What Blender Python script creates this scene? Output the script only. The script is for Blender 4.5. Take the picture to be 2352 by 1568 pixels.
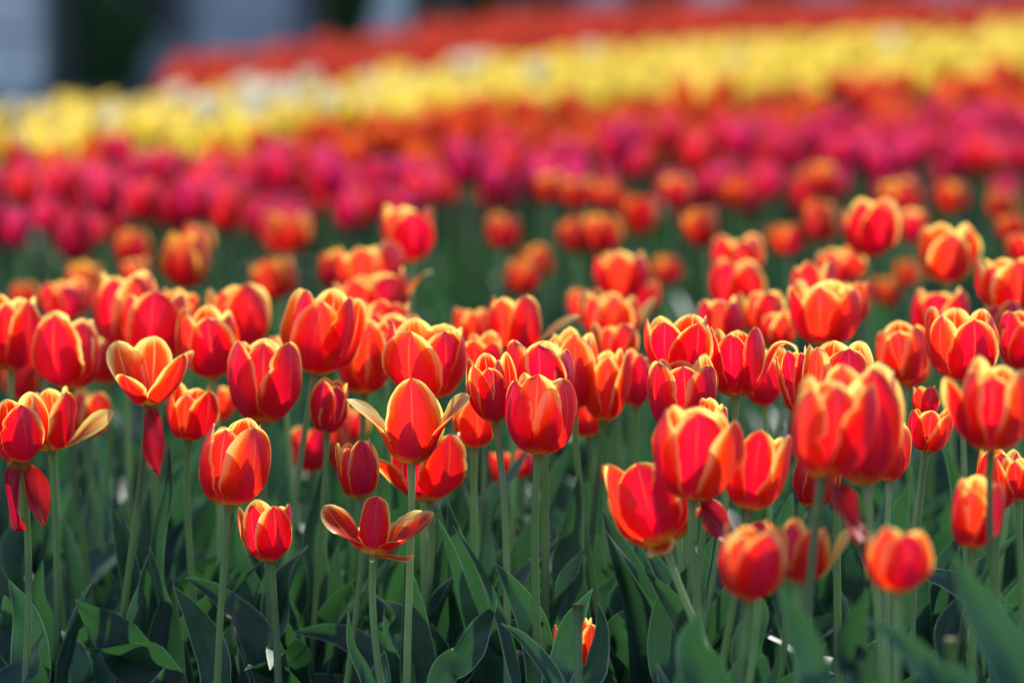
import bpy, math, random
import numpy as np
from mathutils import Vector

R = math.radians
scene = bpy.context.scene
for o in list(bpy.data.objects):
    bpy.data.objects.remove(o)

# ------------------------------------------------------------------ camera
CAM_H = 0.726
FPX = 8820.0                       # focal length in photo pixels (2352 wide)
PITCH = math.atan(784 / FPX)
cam_d = bpy.data.cameras.new('camera')
cam_d.lens = 135; cam_d.sensor_width = 36
cam_d.clip_start = 0.05; cam_d.clip_end = 900
cam_d.dof.use_dof = True
cam_d.dof.focus_distance = 2.97
cam_d.dof.aperture_fstop = 4.0
cam = bpy.data.objects.new('camera', cam_d)
scene.collection.objects.link(cam)
cam.location = (0, 0, CAM_H)
cam.rotation_euler = (math.pi / 2 - PITCH, 0, 0)
scene.camera = cam

# ------------------------------------------------------------------ sky and sun
SUN_EL, SUN_AZ = R(44), R(24)      # behind the flowers, a little to the right
world = bpy.data.worlds.new('World'); scene.world = world
world.use_nodes = True
wn = world.node_tree.nodes; wl = world.node_tree.links
for n in list(wn): wn.remove(n)
sky = wn.new('ShaderNodeTexSky'); sky.sky_type = 'NISHITA'; sky.sun_disc = False
sky.sun_elevation = SUN_EL; sky.sun_rotation = SUN_AZ
sky.air_density = 1.0; sky.dust_density = 1.2
bg = wn.new('ShaderNodeBackground'); bg.inputs['Strength'].default_value = 0.14
wo = wn.new('ShaderNodeOutputWorld')
wl.new(sky.outputs[0], bg.inputs[0]); wl.new(bg.outputs[0], wo.inputs[0])
sl = bpy.data.lights.new('sun', 'SUN'); sl.energy = 5.0; sl.angle = R(0.53); sl.color = (1.0, 0.94, 0.84)
sun = bpy.data.objects.new('sun', sl); scene.collection.objects.link(sun)
S = Vector((math.sin(SUN_AZ) * math.cos(SUN_EL), math.cos(SUN_AZ) * math.cos(SUN_EL), math.sin(SUN_EL)))
sun.rotation_euler = S.to_track_quat('Z', 'Y').to_euler()
sun.location = (2, 6, 8)

scene.view_settings.view_transform = 'Standard'
scene.view_settings.look = 'None'
scene.view_settings.exposure = 0.58
scene.view_settings.gamma = 1
scene.render.engine = 'CYCLES'
cy = scene.cycles
cy.use_denoising = True
cy.max_bounces = 7; cy.diffuse_bounces = 4; cy.glossy_bounces = 2; cy.transmission_bounces = 5
cy.caustics_reflective = False; cy.caustics_refractive = False
cy.sample_clamp_indirect = 6

# ------------------------------------------------------------------ helpers
def ray(px, py):
    cp, sp = math.cos(PITCH), math.sin(PITCH)
    a = (px - 1176) / FPX; b = -(py - 784) / FPX
    return np.array([a, cp + b * sp, -sp + b * cp])

def at(px, py, d):
    r = ray(px, py)
    return np.array([0, 0, CAM_H]) + r * (d / r[1])

def sm(a, b, x):
    t = np.clip((np.asarray(x, float) - a) / (b - a), 0, 1)
    return t * t * (3 - 2 * t)

def terrain(x, y):
    x = np.asarray(x, float); y = np.asarray(y, float)
    z = 0.012 * np.clip(y - 6, 0, 24) + 0.065 * np.clip(x, -3.5, 3.5) * sm(5, 12, y)
    return z + 0.008 * np.sin(x * 7.3 + 1) * np.sin(y * 6.1)

def P_norm(v):
    return v / max(np.linalg.norm(v), 1e-9)

def tag(o, label=None, cat=None, group=None, kind=None):
    if label: o['label'] = label
    if cat: o['category'] = cat
    if group: o['group'] = group
    if kind: o['kind'] = kind
    return o

def mesh(name, V, F, mat, uv=None, uv2=None):
    """V (n,3), F (m,4) quads, uv per vertex."""
    me = bpy.data.meshes.new(name)
    V = np.asarray(V, np.float32); F = np.asarray(F, np.int32)
    k = F.shape[1]
    me.vertices.add(len(V)); me.vertices.foreach_set('co', V.ravel())
    me.loops.add(F.size); me.loops.foreach_set('vertex_index', F.ravel())
    me.polygons.add(len(F))
    me.polygons.foreach_set('loop_start', np.arange(0, F.size, k, dtype=np.int32))
    me.polygons.foreach_set('loop_total', np.full(len(F), k, np.int32))
    me.polygons.foreach_set('use_smooth', np.ones(len(F), bool))
    idx = F.ravel()
    if uv is not None:
        l = me.uv_layers.new(name='UVMap'); l.data.foreach_set('uv', np.asarray(uv, np.float32)[idx].ravel())
    if uv2 is not None:
        l = me.uv_layers.new(name='Edge'); l.data.foreach_set('uv', np.asarray(uv2, np.float32)[idx].ravel())
    me.update(calc_edges=True)
    if isinstance(mat, (list, tuple)):
        for m in mat: me.materials.append(m)
    elif mat: me.materials.append(mat)
    return me

def link(name, me, parent=None, loc=None):
    o = bpy.data.objects.new(name, me)
    scene.collection.objects.link(o)
    if parent is not None: o.parent = parent
    if loc is not None: o.location = loc
    return o

def empty(name, loc):
    o = bpy.data.objects.new(name, None); scene.collection.objects.link(o)
    o.location = loc; o.empty_display_size = 0.03
    return o

_grid = {}
def grid(nv, nu):
    if (nv, nu) not in _grid:
        i, j = np.meshgrid(np.arange(nv - 1), np.arange(nu - 1), indexing='ij')
        a = i * nu + j
        _grid[(nv, nu)] = np.stack([a, a + 1, a + nu + 1, a + nu], -1).reshape(-1, 4)
    return _grid[(nv, nu)]

class Bag:
    """collects grids that make up ONE mesh"""
    def __init__(self): self.V = []; self.F = []; self.U = []; self.E = []; self.n = 0
    def add(self, V, F, U, E):
        self.V.append(V); self.F.append(F + self.n); self.U.append(U); self.E.append(E); self.n += len(V)
    def mesh(self, name, mat):
        return mesh(name, np.concatenate(self.V), np.concatenate(self.F), mat, np.concatenate(self.U), np.concatenate(self.E))

# ------------------------------------------------------------------ materials
class N:
    """tiny node wrapper"""
    def __init__(self, name):
        self.m = bpy.data.materials.new(name); self.m.use_nodes = True
        self.t = self.m.node_tree; self.t.nodes.clear()
    def n(self, typ, ins=None, **kw):
        nd = self.t.nodes.new(typ)
        for k, v in kw.items(): setattr(nd, k, v)
        for k, v in (ins or {}).items():
            s = nd.inputs[k]
            if isinstance(v, bpy.types.NodeSocket): self.t.links.new(v, s)
            else: s.default_value = v
        return nd
    def math(self, op, a, b=0.0, c=0.0, clamp=False):
        nd = self.n('ShaderNodeMath', {0: a, 1: b, 2: c}, operation=op); nd.use_clamp = clamp
        return nd.outputs[0]
    def ss(self, x, a, b):
        nd = self.n('ShaderNodeMapRange', {0: x, 1: a, 2: b, 3: 0.0, 4: 1.0}, interpolation_type='SMOOTHSTEP')
        return nd.outputs[0]
    def mix(self, f, a, b):
        nd = self.n('ShaderNodeMix', data_type='RGBA')
        for s, v in ((nd.inputs[0], f), (nd.inputs[6], a), (nd.inputs[7], b)):
            if isinstance(v, bpy.types.NodeSocket): self.t.links.new(v, s)
            else: s.default_value = v if not isinstance(v, tuple) else (*v[:3], 1)
        return nd.outputs[2]
    def out(self, sh):
        o = self.n('ShaderNodeOutputMaterial'); self.t.links.new(sh, o.inputs[0]); return self.m

def petal_mat(name, out_mid, out_red, inner, margin, base, mw=0.0034, mw_in=0.009, trans=0.58, basek=0.14, flame=0.0, trn=None, tmar=None, hv=0.016, tip_sheen=0.0, omid=None):
    omid = omid or tuple((a_ + b_) / 2 for a_, b_ in zip(inner, margin))
    trn = trn or inner; tmar = tmar or margin
    k = N(name)
    uv = k.n('ShaderNodeUVMap', uv_map='UVMap').outputs[0]
    ed = k.n('ShaderNodeUVMap', uv_map='Edge').outputs[0]
    sx = k.n('ShaderNodeSeparateXYZ', {0: uv}); s_, t_ = sx.outputs[0], sx.outputs[1]
    se = k.n('ShaderNodeSeparateXYZ', {0: ed}); md, rnd = se.outputs[0], se.outputs[1]   # margin distance (m x 30), random
    # fine streaks running up the petal
    cs = k.n('ShaderNodeCombineXYZ', {0: k.math('MULTIPLY', s_, 6.0), 1: k.math('MULTIPLY', t_, 0.8), 2: k.math('MULTIPLY', rnd, 37.0)})
    st = k.n('ShaderNodeTexNoise', {'Vector': cs.outputs[0], 'Scale': 1.6, 'Detail': 3.0, 'Roughness': 0.6}).outputs[0]
    cb = k.n('ShaderNodeCombineXYZ', {0: k.math('MULTIPLY', s_, 2.2), 1: k.math('MULTIPLY', t_, 1.6), 2: k.math('MULTIPLY', rnd, 91.0)})
    bl = k.n('ShaderNodeTexNoise', {'Vector': cb.outputs[0], 'Scale': 1.5, 'Detail': 2.0}).outputs[0]
    back = k.n('ShaderNodeNewGeometry').outputs['Backfacing']
    # width of the yellow margin, wider inside and towards the top
    w = k.math('MULTIPLY_ADD', back, (mw_in - mw) * 30, mw * 30)
    w = k.math('MULTIPLY', w, k.math('MULTIPLY_ADD', k.ss(t_, 0.15, 0.85), 0.95, 0.15))
    w = k.math('MULTIPLY', w, k.math('MULTIPLY_ADD', rnd, 0.6, 0.7))
    w = k.math('MULTIPLY', w, k.math('MULTIPLY_ADD', bl, 1.5, 0.25))
    sd = k.math('SUBTRACT', k.math('FRACT', k.math('MULTIPLY', rnd, 7.31)), 0.5)
    w = k.math('MULTIPLY', w, k.math('MULTIPLY_ADD', s_, k.math('MULTIPLY', sd, 1.5), 1.0))
    w = k.math('MAXIMUM', w, 0.012)
    dd = k.math('MULTIPLY_ADD', k.math('SUBTRACT', st, 0.5), k.math('MULTIPLY_ADD', back, 0.16, 0.2), md)
    yel = k.math('SUBTRACT', 1.0, k.ss(k.math('DIVIDE', dd, w), 0.2, 1.45))
    # the middle keeps its own colour right up to the tip
    yel = k.math('MULTIPLY', yel, k.math('MAXIMUM', k.ss(k.math('ABSOLUTE', s_), 0.12, 0.5), k.math('MULTIPLY', back, 0.8)))
    dt = k.math('MULTIPLY_ADD', k.math('SUBTRACT', st, 0.5), 0.16, t_)
    bas = k.math('SUBTRACT', 1.0, k.ss(dt, basek * 0.35, basek * 1.15))
    # outside: cooler pink down the middle, warm red towards the sides
    mid = k.math('SUBTRACT', 1.0, k.ss(k.math('ABSOLUTE', k.math('MULTIPLY_ADD', k.math('SUBTRACT', bl, 0.5), 0.7, s_)), 0.12, 0.72))
    cout = k.mix(mid, out_red, out_mid)
    cin = k.mix(k.ss(bl, 0.3, 0.7), inner, tuple(c * 0.8 for c in inner))
    col = k.mix(back, cout, cin)
    col = k.mix(k.math('MULTIPLY', k.ss(st, 0.45, 0.66), 0.5), col, tuple(min(1, c * 1.35 + 0.02) for c in inner))
    if flame:
        col = k.mix(k.math('MULTIPLY', k.math('MULTIPLY', k.ss(t_, 0.6, 0.95), k.ss(st, 0.35, 0.6)), flame), col, margin)
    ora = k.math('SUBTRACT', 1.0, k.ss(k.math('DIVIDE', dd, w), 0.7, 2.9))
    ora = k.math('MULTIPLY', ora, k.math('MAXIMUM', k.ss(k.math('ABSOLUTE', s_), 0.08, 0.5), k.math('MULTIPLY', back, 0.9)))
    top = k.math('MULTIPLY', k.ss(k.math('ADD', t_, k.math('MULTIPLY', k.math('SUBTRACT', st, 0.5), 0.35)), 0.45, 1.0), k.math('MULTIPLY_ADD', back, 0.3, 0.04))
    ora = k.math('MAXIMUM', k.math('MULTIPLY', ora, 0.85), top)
    tip = k.math('MULTIPLY', k.math('MULTIPLY', k.ss(t_, 0.62, 0.95), k.math('SUBTRACT', 1.0, k.ss(k.math('ABSOLUTE', s_), 0.15, 0.6))), k.math('MULTIPLY', k.math('SUBTRACT', 1.0, back), tip_sheen))
    col = k.mix(tip, col, (0.45, 0.03, 0.22))  # purple sheen painted into the colour of the outer tips
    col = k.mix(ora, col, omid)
    col = k.mix(yel, col, margin)
    col = k.mix(bas, col, base)
    # pale midrib groove on the inside
    rib = k.math('MULTIPLY', k.math('SUBTRACT', 1.0, k.ss(k.math('ABSOLUTE', s_), 0.012, 0.04)), k.math('MULTIPLY', k.ss(t_, 0.25, 0.8), k.math('MULTIPLY_ADD', back, 0.4, 0.12)))
    col = k.mix(rib, col, margin)
    hs = k.n('ShaderNodeHueSaturation', {'Hue': k.math('MULTIPLY_ADD', rnd, hv, 0.5 - hv * 0.65), 'Saturation': 1.0, 'Value': k.math('MULTIPLY_ADD', rnd, 0.16, 0.9), 'Color': col}).outputs[0]
    bmp = k.n('ShaderNodeBump', {'Strength': 0.45, 'Distance': 0.0008, 'Height': st}).outputs[0]
    pr = k.n('ShaderNodeBsdfPrincipled', {'Base Color': hs, 'Roughness': 0.36, 'Specular IOR Level': 0.36, 'Sheen Weight': 0.06, 'Sheen Roughness': 0.4,
                                          'Sheen Tint': (0.95, 0.8, 1, 1), 'Normal': bmp})
    # what passes through is warmer than what the surface reflects
    tc = k.mix(k.ss(bl, 0.3, 0.7), tuple(min(1, c * 1.12) for c in trn), tuple(c * 0.86 for c in trn))
    tc = k.mix(k.math('MULTIPLY', k.ss(st, 0.46, 0.64), 0.75), tc, tuple(c * 0.62 for c in trn))
    if flame:
        tc = k.mix(k.math('MULTIPLY', k.math('MULTIPLY', k.ss(t_, 0.6, 0.95), k.ss(st, 0.35, 0.6)), flame), tc, tmar)
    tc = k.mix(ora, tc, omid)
    tc = k.mix(yel, tc, tmar)
    tc = k.mix(bas, tc, base)
    tc = k.mix(rib, tc, tmar)
    tcol = k.n('ShaderNodeHueSaturation', {'Hue': k.math('MULTIPLY_ADD', rnd, hv, 0.5 - hv * 0.65), 'Saturation': 1.0, 'Value': k.math('MULTIPLY_ADD', rnd, 0.16, 0.92), 'Color': tc}).outputs[0]
    tr = k.n('ShaderNodeBsdfTranslucent', {'Color': tcol, 'Normal': bmp})
    mx = k.n('ShaderNodeMixShader', {0: trans, 1: pr.outputs[0], 2: tr.outputs[0]})
    return k.out(mx.outputs[0])

YEL = (0.92, 0.62, 0.10)
M_STRIPE = petal_mat('striped_petal', (0.5, 0.012, 0.12), (0.68, 0.014, 0.014), (0.86, 0.07, 0.006), (0.98, 0.79, 0.33), (0.88, 0.62, 0.07), trn=(0.98, 0.024, 0.004), tmar=(1.0, 0.78, 0.2), mw_in=.0065, basek=.19, tip_sheen=.6, omid=(0.96, 0.15, 0.005))
M_LIP = petal_mat('yellow_lipped_petal', (0.55, 0.014, 0.09), (0.68, 0.014, 0.014), (0.86, 0.07, 0.006), (0.98, 0.82, 0.3), (0.88, 0.62, 0.07), trn=(0.98, 0.03, 0.004), tmar=(1.0, 0.8, 0.18), mw=.005, mw_in=.017, basek=.19, omid=(0.96, 0.2, 0.005))
M_CRIMSON = petal_mat('crimson_petal', (0.4, 0.006, 0.05), (0.45, 0.008, 0.02), (0.42, 0.008, 0.02), (0.5, 0.05, 0.02), (0.4, 0.2, 0.04), mw=0.001, mw_in=.001, trn=(0.6, 0.008, 0.006), tmar=(0.7, 0.08, 0.01), trans=.4, omid=(0.55, 0.02, 0.01))  # darker crimson on both sides, hardly any margin, for the hanging petals
M_DARK = petal_mat('dark_petal', (0.4, 0.008, 0.04), (0.55, 0.012, 0.016), (0.65, 0.03, 0.01), (0.88, 0.45, 0.1), (0.4, 0.2, 0.03), mw=0.005, flame=0.35, trn=(0.78, 0.014, 0.01), tmar=(0.95, 0.5, 0.07), trans=.5, omid=(0.75, 0.12, 0.01))
M_PINK = petal_mat('magenta_petal', (0.62, 0.03, 0.1), (0.58, 0.014, 0.03), (0.45, 0.006, 0.02), (0.8, 0.14, 0.26), (0.12, 0.05, 0.18), mw=0.004, mw_in=0.003, trn=(0.76, 0.012, 0.034), tmar=(0.92, 0.09, 0.15), hv=0.04)
M_ORANGE = petal_mat('orange_petal', (0.66, 0.05, 0.02), (0.7, 0.07, 0.015), (0.75, 0.08, 0.01), (0.8, 0.2, 0.04), (0.4, 0.3, 0.05), mw=0.004, trn=(0.82, 0.055, 0.008), hv=0.03, trans=.5)
M_YELLOW = petal_mat('yellow_petal', (0.82, 0.6, 0.07), (0.85, 0.64, 0.08), (0.85, 0.6, 0.05), (0.87, 0.72, 0.2), (0.45, 0.5, 0.08), mw=0.004, hv=0.02, trans=.55, trn=(0.98, .8, .08))
M_WHITE = petal_mat('white_petal', (0.8, 0.76, 0.66), (0.8, 0.77, 0.68), (0.8, 0.74, 0.5), (0.82, 0.8, 0.74), (0.6, 0.65, 0.3), mw=0.004, trans=.4)
M_RED = petal_mat('red_petal', (0.6, 0.035, 0.03), (0.66, 0.05, 0.025), (0.68, 0.06, 0.02), (0.7, 0.14, 0.06), (0.4, 0.2, 0.03), mw=0.004, trn=(0.7, 0.04, 0.015), trans=.45)

def green_mat(name, c1, c2, edge, tcol, rough=0.4, trans=0.3, vein=13.0, bloom=(0.1, 0.17, 0.15), tipb=0.8):
    k = N(name)
    uv = k.n('ShaderNodeUVMap', uv_map='UVMap').outputs[0]
    ed = k.n('ShaderNodeUVMap', uv_map='Edge').outputs[0]
    sx = k.n('ShaderNodeSeparateXYZ', {0: uv}); s_, t_ = sx.outputs[0], sx.outputs[1]
    se = k.n('ShaderNodeSeparateXYZ', {0: ed}); md, rnd = se.outputs[0], se.outputs[1]
    cs = k.n('ShaderNodeCombineXYZ', {0: k.math('MULTIPLY', s_, vein), 1: k.math('MULTIPLY', t_, 1.5), 2: k.math('MULTIPLY', rnd, 53.0)})
    st = k.n('ShaderNodeTexNoise', {'Vector': cs.outputs[0], 'Scale': 1.0, 'Detail': 2.0}).outputs[0]
    geo = k.n('ShaderNodeNewGeometry')
    blo = k.n('ShaderNodeTexNoise', {'Vector': geo.outputs['Position'], 'Scale': 32.0, 'Detail': 3.0}).outputs[0]
    spk = k.n('ShaderNodeTexNoise', {'Vector': geo.outputs['Position'], 'Scale': 420.0, 'Detail': 1.0}).outputs[0]
    col = k.mix(k.ss(blo, 0.3, 0.72), c1, c2)
    col = k.mix(k.math('MULTIPLY', k.ss(st, 0.4, 0.75), 0.35), col, tuple(c * 1.8 for c in c2))
    col = k.mix(k.math('MULTIPLY', k.ss(spk, 0.68, 0.8), 0.25), col, tuple(c * 2.2 + 0.02 for c in c2))
    blm = k.n('ShaderNodeTexNoise', {'Vector': cs.outputs[0], 'Scale': 0.35, 'Detail': 4.0, 'Roughness': 0.7}).outputs[0]
    col = k.mix(k.math('MULTIPLY', k.math('MULTIPLY', k.ss(blm, 0.42, 0.7), k.ss(blo, 0.35, 0.6)), 0.55), col, bloom)
    col = k.mix(k.math('MULTIPLY', k.ss(t_, 0.975, 0.995), tipb), col, (0.25, 0.09, 0.04))
    col = k.mix(k.math('SUBTRACT', 1.0, k.ss(md, 0.012, 0.035)), col, edge)
    hs = k.n('ShaderNodeHueSaturation', {'Hue': k.math('MULTIPLY_ADD', rnd, -0.05, 0.525), 'Saturation': 1.0, 'Value': k.math('MULTIPLY_ADD', rnd, 0.95, 0.45), 'Color': col}).outputs[0]
    bmp = k.n('ShaderNodeBump', {'Strength': 0.3, 'Distance': 0.0006, 'Height': st}).outputs[0]
    ro = k.math('MULTIPLY_ADD', blo, 0.3, rough - 0.15)
    pr = k.n('ShaderNodeBsdfPrincipled', {'Base Color': hs, 'Roughness': ro, 'Specular IOR Level': 0.4, 'Normal': bmp})
    tr = k.n('ShaderNodeBsdfTranslucent', {'Color': k.mix(k.math('MULTIPLY', k.ss(st, 0.4, 0.7), 0.4), tcol, tuple(c * 0.55 for c in tcol))})
    mx = k.n('ShaderNodeMixShader', {0: trans, 1: pr.outputs[0], 2: tr.outputs[0]})
    return k.out(mx.outputs[0])

M_LEAF = green_mat('tulip_leaf', (0.015, 0.052, 0.046), (0.042, 0.108, 0.09), (0.3, 0.44, 0.3), (0.045, 0.165, 0.035), 0.5, 0.25)
M_STEM = green_mat('tulip_stem', (0.18, 0.31, 0.16), (0.24, 0.39, 0.2), (0.24, 0.39, 0.2), (0.36, 0.6, 0.13), 0.4, 0.3, 6.0, (0.26, 0.34, 0.24), 0.5)

# ------------------------------------------------------------------ petals
TW = np.array([0, .07, .18, .35, .55, .72, .84, .92, .97, 1.0])
WW = np.array([.26, .46, .74, .96, 1.0, .91, .76, .57, .36, 0.05])

def cr(ts, xs, ys):
    """smooth interpolation through control values"""
    xs = np.asarray(xs, float); ys = np.asarray(ys, float)
    m = np.gradient(ys, xs)
    i = np.clip(np.searchsorted(xs, ts) - 1, 0, len(xs) - 2)
    h = xs[i + 1] - xs[i]; u = (ts - xs[i]) / h
    return ((2*u**3-3*u**2+1)*ys[i] + (u**3-2*u**2+u)*h*m[i] + (-2*u**3+3*u**2)*ys[i+1] + (u**3-u**2)*h*m[i+1])

def petal(az, th, L=0.066, W=0.0215, k=1.0, twist=0.0, cup=1.0, r0=0.0025, seed=0, nv=20, nu=13, point=0.5, ruffle=1.0, shrink=1.0):
    rg = np.random.RandomState(seed % 999983)
    t = 1 - (1 - np.linspace(0, 1, nv)) ** 1.25
    ang = np.radians(cr(t, [0, .33, .66, 1.0], th))
    dt = np.diff(t, prepend=0)
    am = np.concatenate([[ang[0]], (ang[1:] + ang[:-1]) / 2])
    rr = r0 + np.cumsum(np.cos(am) * dt) * L
    zz = np.cumsum(np.sin(am) * dt) * L
    w = np.interp(t, TW, WW)
    w = w * (1 - 0.10 * point * np.exp(-((t - 0.93) / 0.07) ** 2)) * W
    w = np.maximum(w, 0.0006)
    s = np.linspace(-1, 1, nu); s = np.sign(s) * np.abs(s) ** 0.85
    e_r = np.array([math.cos(az), math.sin(az), 0]); e_t = np.array([-math.sin(az), math.cos(az), 0]); e_z = np.array([0, 0, 1.])
    rho = np.clip(np.abs(rr) * k, 0.004, 0.030) / cup
    rho = np.maximum(rho, w / 1.3)
    # asymmetric, slightly irregular outline
    asym = 1 + 0.05 * rg.randn()
    jit = 1 + 0.02 * np.sin(t * 17 + rg.rand() * 6) + 0.012 * np.sin(t * 41 + rg.rand() * 6)
    jit2 = 1 + 0.02 * np.sin(t * 15 + rg.rand() * 6) + 0.012 * np.sin(t * 37 + rg.rand() * 6)
    ws = w[:, None] * np.where(s[None, :] > 0, (asym * jit)[:, None], ((2 - asym) * jit2)[:, None])
    if rg.rand() < .35:      # a nick or dent in one margin
        sd_ = rg.choice([-1, 1]); t0 = rg.uniform(.45, .95)
        ws = ws * (1 - np.where(s[None, :] * sd_ > .3, rg.uniform(.08, .2), 0) * np.exp(-((t[:, None] - t0) / .04) ** 2))
    al = s[None, :] * ws / rho[:, None]
    l = rho[:, None] * np.sin(al); dr = rho[:, None] * (1 - np.cos(al))
    # rib groove, margin curl, slow ruffles
    a_ = np.abs(s)[None, :]
    dr = dr + 0.0007 * np.exp(-(s[None, :] / 0.1) ** 2) * np.sin(np.pi * t)[:, None]
    curlL, curlR = rg.uniform(-0.2, 1.4, 2)
    dr = dr - 0.0022 * np.where(s[None, :] > 0, curlR, curlL) * a_ ** 5 * (t[:, None] > 0) * np.sin(np.pi * np.clip(t * 1.05, 0, 1))[:, None]
    dr = dr + ruffle * 0.0011 * a_ ** 2 * np.sin(t[:, None] * rg.uniform(6, 10) + s[None, :] * 2 + rg.rand() * 6)
    dr = dr + ruffle * 0.0006 * np.sin(s[None, :] * 4 + rg.rand() * 6) * np.sin(t[:, None] * 5 + rg.rand() * 6)
    tw = np.radians(twist) * t ** 1.2
    bow = rg.uniform(-0.002, 0.002) * t ** 2
    T = np.cos(ang)[:, None] * e_r + np.sin(ang)[:, None] * e_z
    Nn = -np.sin(ang)[:, None] * e_r + np.cos(ang)[:, None] * e_z
    Et = np.cos(tw)[:, None] * e_t + np.sin(tw)[:, None] * Nn
    Nt = -np.sin(tw)[:, None] * e_t + np.cos(tw)[:, None] * Nn
    C = rr[:, None] * e_r + zz[:, None] * e_z + bow[:, None] * e_t
    V = C[:, None, :] + l[:, :, None] * Et[:, None, :] + dr[:, :, None] * Nt[:, None, :]
    V = V * [shrink, shrink, 1]
    S_ = np.broadcast_to(s[None, :], (nv, nu)); Tt = np.broadcast_to(t[:, None], (nv, nu))
    md = ws * (1 - a_)
    md = np.minimum(md, (1 - Tt) * L * 0.9 + 0.3 * ws * (1 - a_))
    U = np.stack([S_, Tt], -1).reshape(-1, 2)
    E = np.stack([md * 30 * (0.0215 / W) ** 0.55, np.full_like(md, rg.rand())], -1).reshape(-1, 2)
    return V.reshape(-1, 3), grid(nv, nu), U, E

def std_petals(op, rot, seed, form=0):
    """six petals of a cup: 3 outer and 3 inner, as argument dicts"""
    rg = random.Random(seed)
    out = []
    for i in range(6):
        inner = i >= 3
        az = R(-90 + rot + 120 * (i % 3) + (60 if inner else 0) + rg.uniform(-7, 7))
        j = rg.uniform(-5, 4)
        th = (0, 67 - op * .5 + j, 95 - op * .7 + j, 117 - op * 1.3 + j * 2)
        if inner: th = (6, 69 - op * .45 + j, 94 - op * .65 + j, 117 - op * 1.25 + j * 1.5)
        out.append(dict(az=az, th=th, L=0.066 * rg.uniform(.90, 1.07) * (0.985 if inner else 1), W=0.0212 * rg.uniform(.92, 1.1),
                        k=0.98 if inner else 1.04, shrink=0.92 if inner else 1.0, twist=rg.uniform(-8, 8), seed=rg.randrange(10**6), point=rg.uniform(.2, 1.2)))
    return out

def frame_to(axis):
    z = P_norm(axis); q = Vector((0, 0, 1)).rotation_difference(Vector(z))
    return np.array(q.to_matrix())

def tube(P, rad, n=8, rnd=0.5):
    P = np.asarray(P); m = len(P)
    T = np.gradient(P, axis=0); T /= np.linalg.norm(T, axis=1)[:, None]
    a = np.cross(T, [0.0, 1.0, 0.0]); a /= np.linalg.norm(a, axis=1)[:, None] + 1e-9
    b = np.cross(T, a)
    ph = np.linspace(0, 2 * math.pi, n + 1)
    V = P[:, None, :] + rad[:, None, None] * (np.cos(ph)[None, :, None] * a[:, None, :] + np.sin(ph)[None, :, None] * b[:, None, :])
    U = np.stack([np.broadcast_to(ph / math.pi, (m, n + 1)), np.broadcast_to(np.linspace(0, 1, m)[:, None], (m, n + 1))], -1).reshape(-1, 2)
    E = np.stack([np.full((m, n + 1), 0.5), np.full((m, n + 1), rnd)], -1).reshape(-1, 2)
    return V.reshape(-1, 3), grid(m, n + 1)[:, ::-1], U, E

def bez(p0, p1, p2, p3, n):
    t = np.linspace(0, 1, n)[:, None]
    return (1-t)**3*p0 + 3*(1-t)**2*t*p1 + 3*(1-t)*t*t*p2 + t**3*p3

def stem_geo(root, top, axis, n=16, sides=8, r=0.0031, rnd=.5, wob=0.0):
    L = np.linalg.norm(top - root)
    P = bez(root, root + np.array([wob, 0, L * .38]), top - P_norm(axis) * L * .3, top, n)
    t = np.linspace(0, 1, n)
    rad = r * (1.15 - 0.3 * t) + r * 0.35 * np.exp(-((1 - t) / 0.035) ** 2)
    return tube(P, rad, sides, rnd)

# ------------------------------------------------------------------ leaves
LT = np.array([0, .12, .3, .45, .62, .78, .9, .97, 1.0]); LW = np.array([.5, .62, .9, 1., .9, .62, .33, .12, .02])
def leaf_geo(C, W, hint, fold=0.5, wave=1.0, seed=0, nv=26, nu=9, roll=0.0):
    """C control points (k,3); hint = direction the hollow upper face looks to"""
    rg = np.random.RandomState(seed % 999983)
    C = np.asarray(C, float); kk = np.linspace(0, 1, len(C)); t = np.linspace(0, 1, nv)
    P = np.stack([cr(t, kk, C[:, i]) for i in range(3)], -1)
    T = np.gradient(P, axis=0); T /= np.linalg.norm(T, axis=1)[:, None] + 1e-9
    hint = np.asarray(hint, float)
    Nn = hint[None, :] - (T @ hint)[:, None] * T
    Nn /= np.linalg.norm(Nn, axis=1)[:, None] + 1e-6
    Sd = np.cross(T, Nn)
    ro = R(1) * (roll + rg.uniform(-25, 25) * t)
    Sd, Nn = (np.cos(ro)[:, None] * Sd + np.sin(ro)[:, None] * Nn), (-np.sin(ro)[:, None] * Sd + np.cos(ro)[:, None] * Nn)
    w = np.interp(t, LT, LW) * W / 2
    s = np.linspace(-1, 1, nu)
    fo = fold * (1.35 - 0.9 * t + 0.5 * t ** 3)
    a_ = np.abs(s)
    nrm = fo[:, None] * w[:, None] * (a_ ** 1.3)[None, :]
    f1, p1, p2 = rg.uniform(9, 17), rg.rand() * 6, rg.rand() * 6
    edge = np.where(s[None, :] > 0, np.sin(f1 * t + p1)[:, None], np.sin(f1 * 0.85 * t + p2)[:, None])
    nrm = nrm + wave * 0.2 * W * a_[None, :] ** 2 * edge * np.sin(np.pi * np.clip(t, 0, 1))[:, None]
    lat = s[None, :] * w[:, None] / np.sqrt(1 + fo[:, None] ** 2 * .6)
    V = P[:, None, :] + Sd[:, None, :] * lat[:, :, None] + Nn[:, None, :] * nrm[:, :, None]
    md = w[:, None] * (1 - a_)[None, :]
    U = np.stack([np.broadcast_to(s[None, :], (nv, nu)), np.broadcast_to(t[:, None], (nv, nu))], -1).reshape(-1, 2)
    E = np.stack([md * 30, np.full_like(md, rg.rand())], -1).reshape(-1, 2)
    return V.reshape(-1, 3), grid(nv, nu), U, E

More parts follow.
